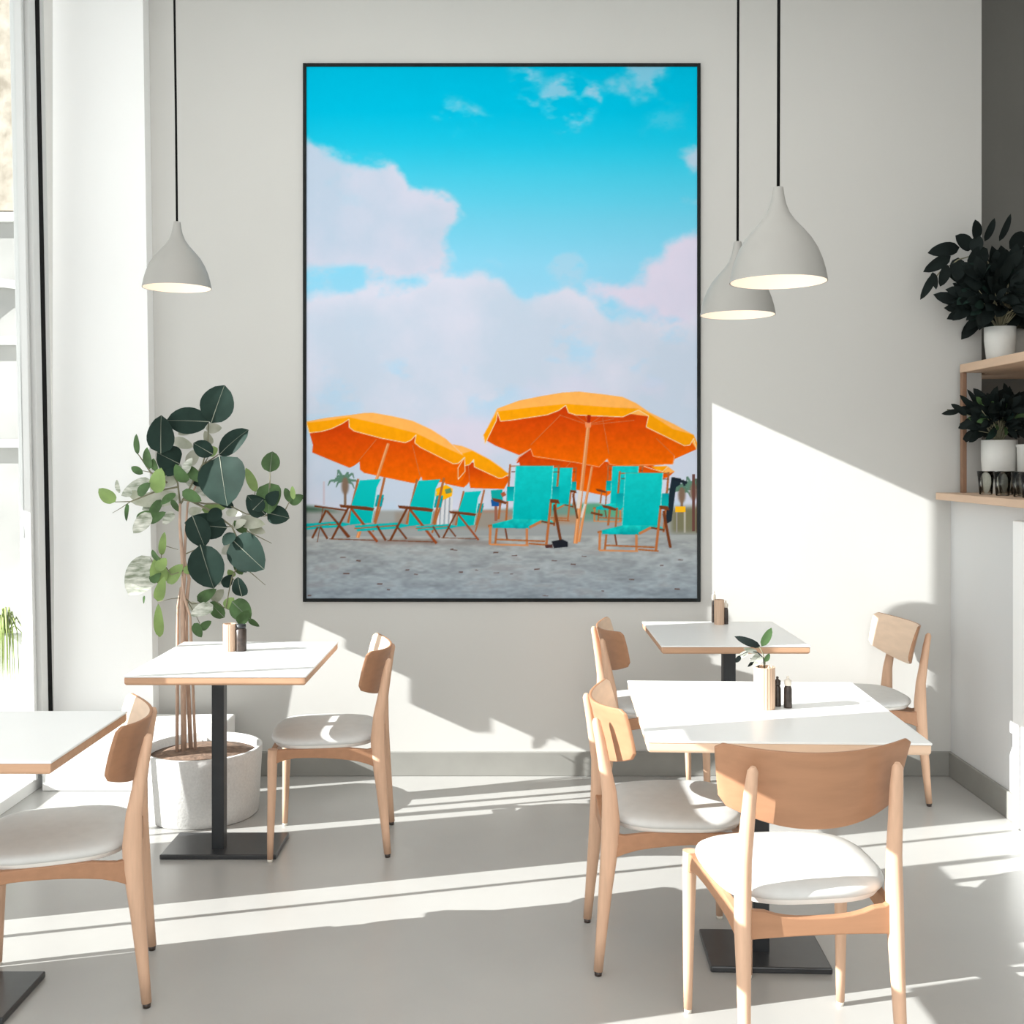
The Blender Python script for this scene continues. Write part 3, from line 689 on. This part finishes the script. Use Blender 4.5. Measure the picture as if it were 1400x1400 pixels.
add_tube(bm, [Vector((-.055,.02,.24)), P(470,1300,.02), P(470,1150,.02), P(485,1020,.02), P(462,930,.01), P(470,760,.02), P(478,660,.02), P(560,480)], [.009,.009,.008,.007,.006,.005,.0045,.003], 8)
add_tube(bm, [Vector((-.03,.0,.24)), P(494,1300,-.02), P(490,1200,-.02), P(462,1110,-.02), P(450,1010,-.02)], [.006,.006,.005,.005,.004], 7)
add_tube(bm, [Vector((-.10,-.02,.24)), P(430,1300,.03), P(432,1150,.03), P(445,1060,.02)], [.007,.007,.006,.004], 7)
obj('trunk', bm, M['trunk'], pl, smooth=True)
bm = bmesh.new()
def br(pts, r0=.0045, r1=.0018):
    n = len(pts); add_tube(bm, [P(x,y,.012*math.sin(x)) for x, y in pts], [r0+(r1-r0)*i/(n-1) for i in range(n)], 6)
br([(442,665),(480,600),(550,470),(575,380),(578,270)]); br([(560,470),(625,425)]); br([(550,480),(575,440)]); br([(442,665),(430,560),(400,500),(350,400)])
br([(430,580),(330,600),(205,650),(130,652)]); br([(205,650),(160,680),(118,705)],.002,.001); br([(380,560),(300,510),(260,450),(235,415)]); br([(300,510),(250,500)],.002,.001)
br([(450,640),(560,660),(660,660),(760,710),(850,720)]); br([(830,720),(860,690),(870,620),(872,560),(872,510)]); br([(850,715),(900,720),(945,690),(965,650)]); br([(780,700),(800,640),(800,600)],.003,.0015)
br([(470,900),(560,860)],.003,.0015); br([(480,640),(600,700),(690,770),(730,860),(725,950),(690,1010),(660,1160),(700,1180)]); br([(690,1010),(740,1095)],.002,.0012); br([(700,930),(780,990),(850,1050)],.003,.001)
br([(760,790),(820,820),(880,850)],.003,.001); br([(660,770),(690,770)],.003,.002); br([(462,980),(400,1000),(350,930),(355,860)],.003,.0015); br([(455,1110),(400,1115),(335,1130)],.002,.001); br([(362,860),(432,880)],.002,.001)
br([(462,1110),(500,1140),(560,1130)],.003,.0015); br([(480,1130),(520,1200),(540,1240)],.002,.001); br([(655,1160),(600,1120)],.002,.001); br([(330,1000),(320,960),(300,920)],.003,.0015)
obj('branch', bm, M['twig'], pl, smooth=True)
LV = [ # bx,by, tx,ty, width, kind
 (590,275,655,92,150,'D'),(582,268,376,262,122,'D'),(350,420,352,236,125,'D'),(440,470,330,415,128,'D'),(628,428,770,306,105,'D'),
 (630,432,668,672,235,'D'),(600,425,505,370,78,'D'),(668,775,462,752,120,'D'),(500,716,560,868,110,'D'),(538,856,604,1066,165,'D'),(690,830,845,975,165,'D'),
 (738,1105,718,1010,72,'D'),(868,560,868,710,118,'M2'),(852,712,762,620,98,'D'),(858,704,966,730,88,'D'),(872,510,884,410,88,'M'),
 (238,425,233,326,32,'M'),(296,495,284,390,48,'M'),(322,505,314,443,36,'M'),(264,518,208,484,34,'M'),(132,652,52,588,66,'L'),
 (325,610,352,488,84,'L'),(240,620,300,560,46,'M'),(232,735,300,696,36,'M'),(290,752,374,700,40,'M'),(806,604,756,488,44,'L'),(970,655,944,584,34,'M'),(965,658,1032,620,48,'M'),(985,640,978,575,24,'L'),
 (352,908,368,794,34,'L'),(345,1045,335,910,80,'L'),(380,1040,455,950,64,'L'),(300,1035,350,985,44,'M'),(334,1128,366,1010,50,'L'),(345,1300,338,1138,44,'L'),
 (524,1126,616,1068,52,'M'),(655,1205,585,1130,68,'M'),(690,1128,780,1215,96,'M'),(720,1236,770,1170,52,'M'),(768,1214,822,1248,26,'M'),(508,1232,545,1300,46,'M'),(540,1262,592,1222,40,'M'),
 (595,1128,650,1070,48,'G'),(545,688,665,676,46,'L'),(452,600,545,648,52,'M'),(460,480,555,560,52,'M'),(570,420,622,395,50,'L'),(640,1005,625,1050,34,'G'),(700,1010,672,975,34,'L'),
 (318,915,196,1100,150,'W'),(600,1145,492,1196,64,'W'),(305,548,160,622,70,'W'),(150,610,140,545,26,'W'),(440,628,204,652,78,'G'),(300,704,218,802,66,'W'),(452,500,590,632,62,'W'),(480,480,522,398,56,'G'),(405,352,505,388,52,'G'),(565,300,642,298,50,'G'),(445,470,388,540,52,'W'),(350,560,440,540,60,'G'),(480,700,548,690,40,'G'),
 (660,700,740,712,36,'G'),(720,740,850,760,60,'G'),(700,860,640,900,46,'G'),(190,660,185,745,20,'M'),(400,640,440,700,30,'M'),(270,1100,268,1140,10,'M'),(740,1000,700,930,40,'M'),(460,990,505,960,40,'L'),(610,620,700,680,46,'D'),(420,610,350,665,40,'M'),
 (560,300,500,232,46,'M2'),(590,380,560,310,40,'G'),(470,560,420,470,60,'M'),(500,540,600,560,64,'D'),(455,520,500,440,44,'W'),(560,470,630,520,70,'D'),
 (640,690,570,740,60,'D'),(690,770,760,740,40,'G'),(700,800,650,860,60,'D'),(760,800,700,740,44,'M'),(710,900,760,990,70,'D'),(650,1060,690,1000,50,'D'),
 (330,980,375,920,50,'L'),(340,940,310,880,34,'M'),(260,640,190,600,44,'G'),(330,660,260,690,44,'W'),(350,640,290,740,44,'M'),(410,700,360,760,44,'W'),
 (790,690,840,640,70,'D'),(860,660,915,600,60,'D'),(770,770,850,800,44,'G'),(500,300,430,330,40,'G'),(400,540,330,520,50,'M'),(655,1160,700,1110,50,'L'),(480,1140,540,1170,44,'G'),(420,480,380,530,60,'D')]
bm = bmesh.new(); idx = {'D':0,'M':1,'L':2,'W':3,'G':4,'M2':1}
for q, (bx_,by_,tx,ty,wd,k) in enumerate(LV):
    d0 = random.uniform(-.05,.05) + (-.03 if k == 'D' else .03 if k in 'WG' else 0)
    d1 = d0+random.uniform(-.05,.02)
    add_leaf(bm, P(bx_,by_,d0), P(tx,ty,d1), wd/3.5/1500*4.5*1.06, idx[k], (random.uniform(-.3,.3),-1,random.uniform(-.1,.35)), curl=random.uniform(.06,.16), vein=5 if (k in ('D','M2','M') and wd > 60) else None, n=9, shape=random.uniform(.8,1.1))
M['leafG'] = mat('grey_green_pale_leaf', (.60,.60,.52), .6, scale=12, col2=(.32,.34,.24))
obj('foliage', bm, [M['leafD'],M['leafM'],M['leafL'],M['leafW'],M['leafG'],M['vein']], pl)

# ------------------------------------------------------------------ shelves in the alcove
s1 = thing('wall_shelf', 'upper pale wooden shelf in the alcove on the right wall, carrying dark plants', 'shelf', (2.02,4.95,1.83))
bm = bmesh.new()
def plan(bm, pts, z0, z1, c):
    a = [bm.verts.new((x-c[0],y-c[1],z0-c[2])) for x, y in pts]; b = [bm.verts.new((x-c[0],y-c[1],z1-c[2])) for x, y in pts]
    bm.faces.new(a[::-1]); bm.faces.new(b)
    for i in range(len(pts)): bm.faces.new((a[i],a[(i+1)%len(pts)],b[(i+1)%len(pts)],b[i]))
plan(bm, [(2.02,3.2),(2.70,3.2),(2.70,5.34),(2.16,5.34),(2.16,4.95),(2.02,4.95)], 1.83, 1.868, s1.location)
obj('shelf_board', bm, M['shelfwood'], s1, .003)
box('shelf_post', (0.0,-.03,-.54), (.02,-.002,0.0), M['postwood'], s1, .002)
bm = bmesh.new()
for k in range(8):
    a = k/7*math.pi/2
box('bracket', (.03,-.9,-.04), (.6,-.88,0), M['postwood'], s1)
bm = bmesh.new(); plan(bm, [(1.915,3.2),(2.70,3.2),(2.70,5.34),(2.16,5.34),(2.16,4.96),(1.915,4.96)], 1.258, 1.29, (0,0,0))
tag(obj('wall_shelf', bm, M['shelfwood'], bevel=.003), 'lower pale wooden shelf on the right wall, carrying pots and glasses', 'shelf')

def shelf_plant(label, x, y, z, r, hh, potm, seed, leaves, lsize, spread, mats, branch=None, cen=.12, flat=1.0, ribs=0.0):
    rnd = random.Random(seed)
    t = thing('potted_plant', label, 'plant', (x,y,z))
    bm = bmesh.new(); add_lathe(bm, [(r*.82,0),(r*.85,.004),(r,hh*.62),(r*1.0,hh),(r*.92,hh),(r*.9,hh*.9),(r*.3,hh*.88)], 40, rib=ribs); obj('pot', bm, potm, t)
    bm = bmesh.new(); bs_ = bmesh.new()
    for i in range(leaves):
        a = rnd.uniform(0,2*math.pi); el = rnd.uniform(-.35,1.3)
        d = Vector((math.cos(a)*math.cos(el), math.sin(a)*math.cos(el)*.6, math.sin(el)*flat))
        rr = spread*rnd.uniform(.25,1.0); p0 = Vector((0,0,hh+cen))+d*rr
        l = lsize*rnd.uniform(.6,1.2)
        dd = (d+Vector((rnd.uniform(-.6,.6),rnd.uniform(-.5,.3),rnd.uniform(-.6,.4)))).normalized()
        add_leaf(bm, p0, p0+dd*l, l*.45, rnd.choice(range(len(mats))) if rnd.random() < .25 else 0, (rnd.uniform(-.6,.6),-1,rnd.uniform(-.2,.8)), n=5)
        if i % 4 == 0: add_tube(bs_, [Vector((0,0,hh*.88)), Vector((0,0,hh+cen*.6))+d*rr*.4, p0], [.004,.003,.0015], 5)
    if branch:
        for pts, lv in branch:
            Q = [at(a_,b_,y+.0)-Vector((x,y,z)) for a_, b_ in pts]; Q = [Vector((0,0,hh*.9))]+Q
            add_tube(bs_, Q, [.005]+[.004-.002*i/len(Q) for i in range(len(Q)-1)], 6)
            for bx_,by_,tx,ty,wd in lv:
                add_leaf(bm, at(bx_,by_,y+rnd.uniform(-.04,.02))-Vector((x,y,z)), at(tx,ty,y+rnd.uniform(-.05,.02))-Vector((x,y,z)), wd/1500*y, 0, (rnd.uniform(-.3,.3),-1,.1), n=7)
    obj('stem', bs_, M['twig'], t); obj('foliage', bm, mats, t)
    return t
KL = [M['leafK'], M['leafD'], M['leafM']]
shelf_plant('near-black leafy plant with an arching branch in a pale pot on the upper shelf', 2.135,4.80,1.868,.065,.15, M['pot'], 5, 330, .105, .175, [M['leafK'],M['leafD']],
  branch=[([(1368,400),(1345,345),(1310,355),(1285,372),(1266,395)],
           [(1312,338,1268,346,20),(1300,350,1262,372,17),(1330,340,1306,322,22),(1296,362,1285,392,15),(1310,352,1308,385,22),(1278,374,1258,410,12),(1275,372,1280,396,9),(1336,328,1333,300,16),(1346,330,1360,298,11),(1366,330,1382,292,10),(1380,340,1402,318,22),(1330,345,1340,322,18),
            (1345,410,1308,400,20),(1340,400,1306,425,12),(1335,420,1312,418,10),(1350,425,1338,445,18),(1350,340,1322,365,26),(1345,370,1318,395,24)])], cen=.11, flat=.85, ribs=.0)
shelf_plant('dark bushy plant in a speckled grey pot at the right edge of the upper shelf', 2.28,4.94,1.868,.06,.155, M['potg'], 6, 300, .11, .18, [M['leafK'],M['leafD']], cen=.12)
shelf_plant('dark spiky plant in a square white pot on the lower shelf', 2.15,4.84,1.29,.075,.235, M['pot'], 8, 330, .07, .135, [M['leafK'],M['leafD'],M['leafM']],
  branch=[([(1350,585),(1330,570),(1310,562),(1295,560)], [(1322,568,1300,552,10),(1312,562,1287,566,8),(1330,560,1312,540,9),(1335,575,1310,585,12),(1340,560,1322,532,8)])], cen=.07, flat=.9)
t = tag(None or obj('white_jar', (lambda bm: (add_lathe(bm, [(.045,0),(.05,.004),(.055,.2),(.058,.205),(.058,.215),(.04,.216)], 36), bm)[1])(bmesh.new()), M['pot'], loc=(2.24,4.74,1.29)), 'tall pale lidded jar beside the plant on the lower shelf', 'jar')
bm = bmesh.new(); add_lathe(bm, [(.024,0),(.027,.003),(.030,.05),(.036,.10),(.0345,.10),(.028,.05),(.024,.008),(.002,.007)], 24)
g0 = tag(obj('drinking_glass', bm, M['glass'], loc=(2.03,4.70,1.29)), 'clear drinking glass on the lower shelf among a cluster of glasses', 'glass', 'clear glasses on the lower shelf')
for gx, gy in ((2.10,4.66),(2.03,4.54),(2.11,4.52),(2.18,4.58),(2.04,4.40),(2.12,4.38),(2.20,4.44),(2.02,4.28)):
    g = g0.copy(); C.objects.link(g); g.location = (gx,gy,1.29)

# ------------------------------------------------------------------ light
w_ = bpy.data.worlds.new('sky'); bpy.context.scene.world = w_; w_.use_nodes = True
bg = w_.node_tree.nodes['Background']; bg.inputs['Color'].default_value = (.93,.97,1,1); bg.inputs['Strength'].default_value = .85
def light(name, typ, loc, direction, energy, size=None, col=(1,1,1)):
    d = bpy.data.lights.new(name, typ); d.energy = energy; d.color = col
    if typ == 'AREA': d.shape = 'RECTANGLE'; d.size, d.size_y = size
    if typ == 'SUN': d.angle = size
    o = bpy.data.objects.new(name, d); C.objects.link(o); o.location = loc; o.rotation_euler = Vector(direction).to_track_quat('-Z','Y').to_euler()
    return o
light('sun', 'SUN', (-6,1,5), (1,.27,-.45), 13.5, R(.2), (1,.985,.96))
light('room_fill', 'AREA', (0,-1.8,2.2), (0,1,-.08), 86, (4.2,3.2), (1,.985,.96))
light('ceiling_fill', 'AREA', (0,2.4,3.58), (0,0,-1), 34, (3.6,4), (1,.98,.95))
light('window_fill', 'AREA', (-1.98,2.2,1.9), (1,.1,-.05), 20, (3.6,2.6), (.95,.98,1))

cam = bpy.data.cameras.new('camera'); co_ = bpy.data.objects.new('camera', cam); C.objects.link(co_)
cam.sensor_width = 36; cam.lens = 36*F/1400; cam.shift_y = -(700-HZ)/1400; cam.clip_start = .05
co_.location = (0,0,EYE); co_.rotation_euler = (R(90),0,0)
bpy.context.scene.camera = co_
vs = bpy.context.scene.view_settings; vs.view_transform = 'Standard'; vs.look = 'None'; vs.exposure = 0; vs.gamma = 1
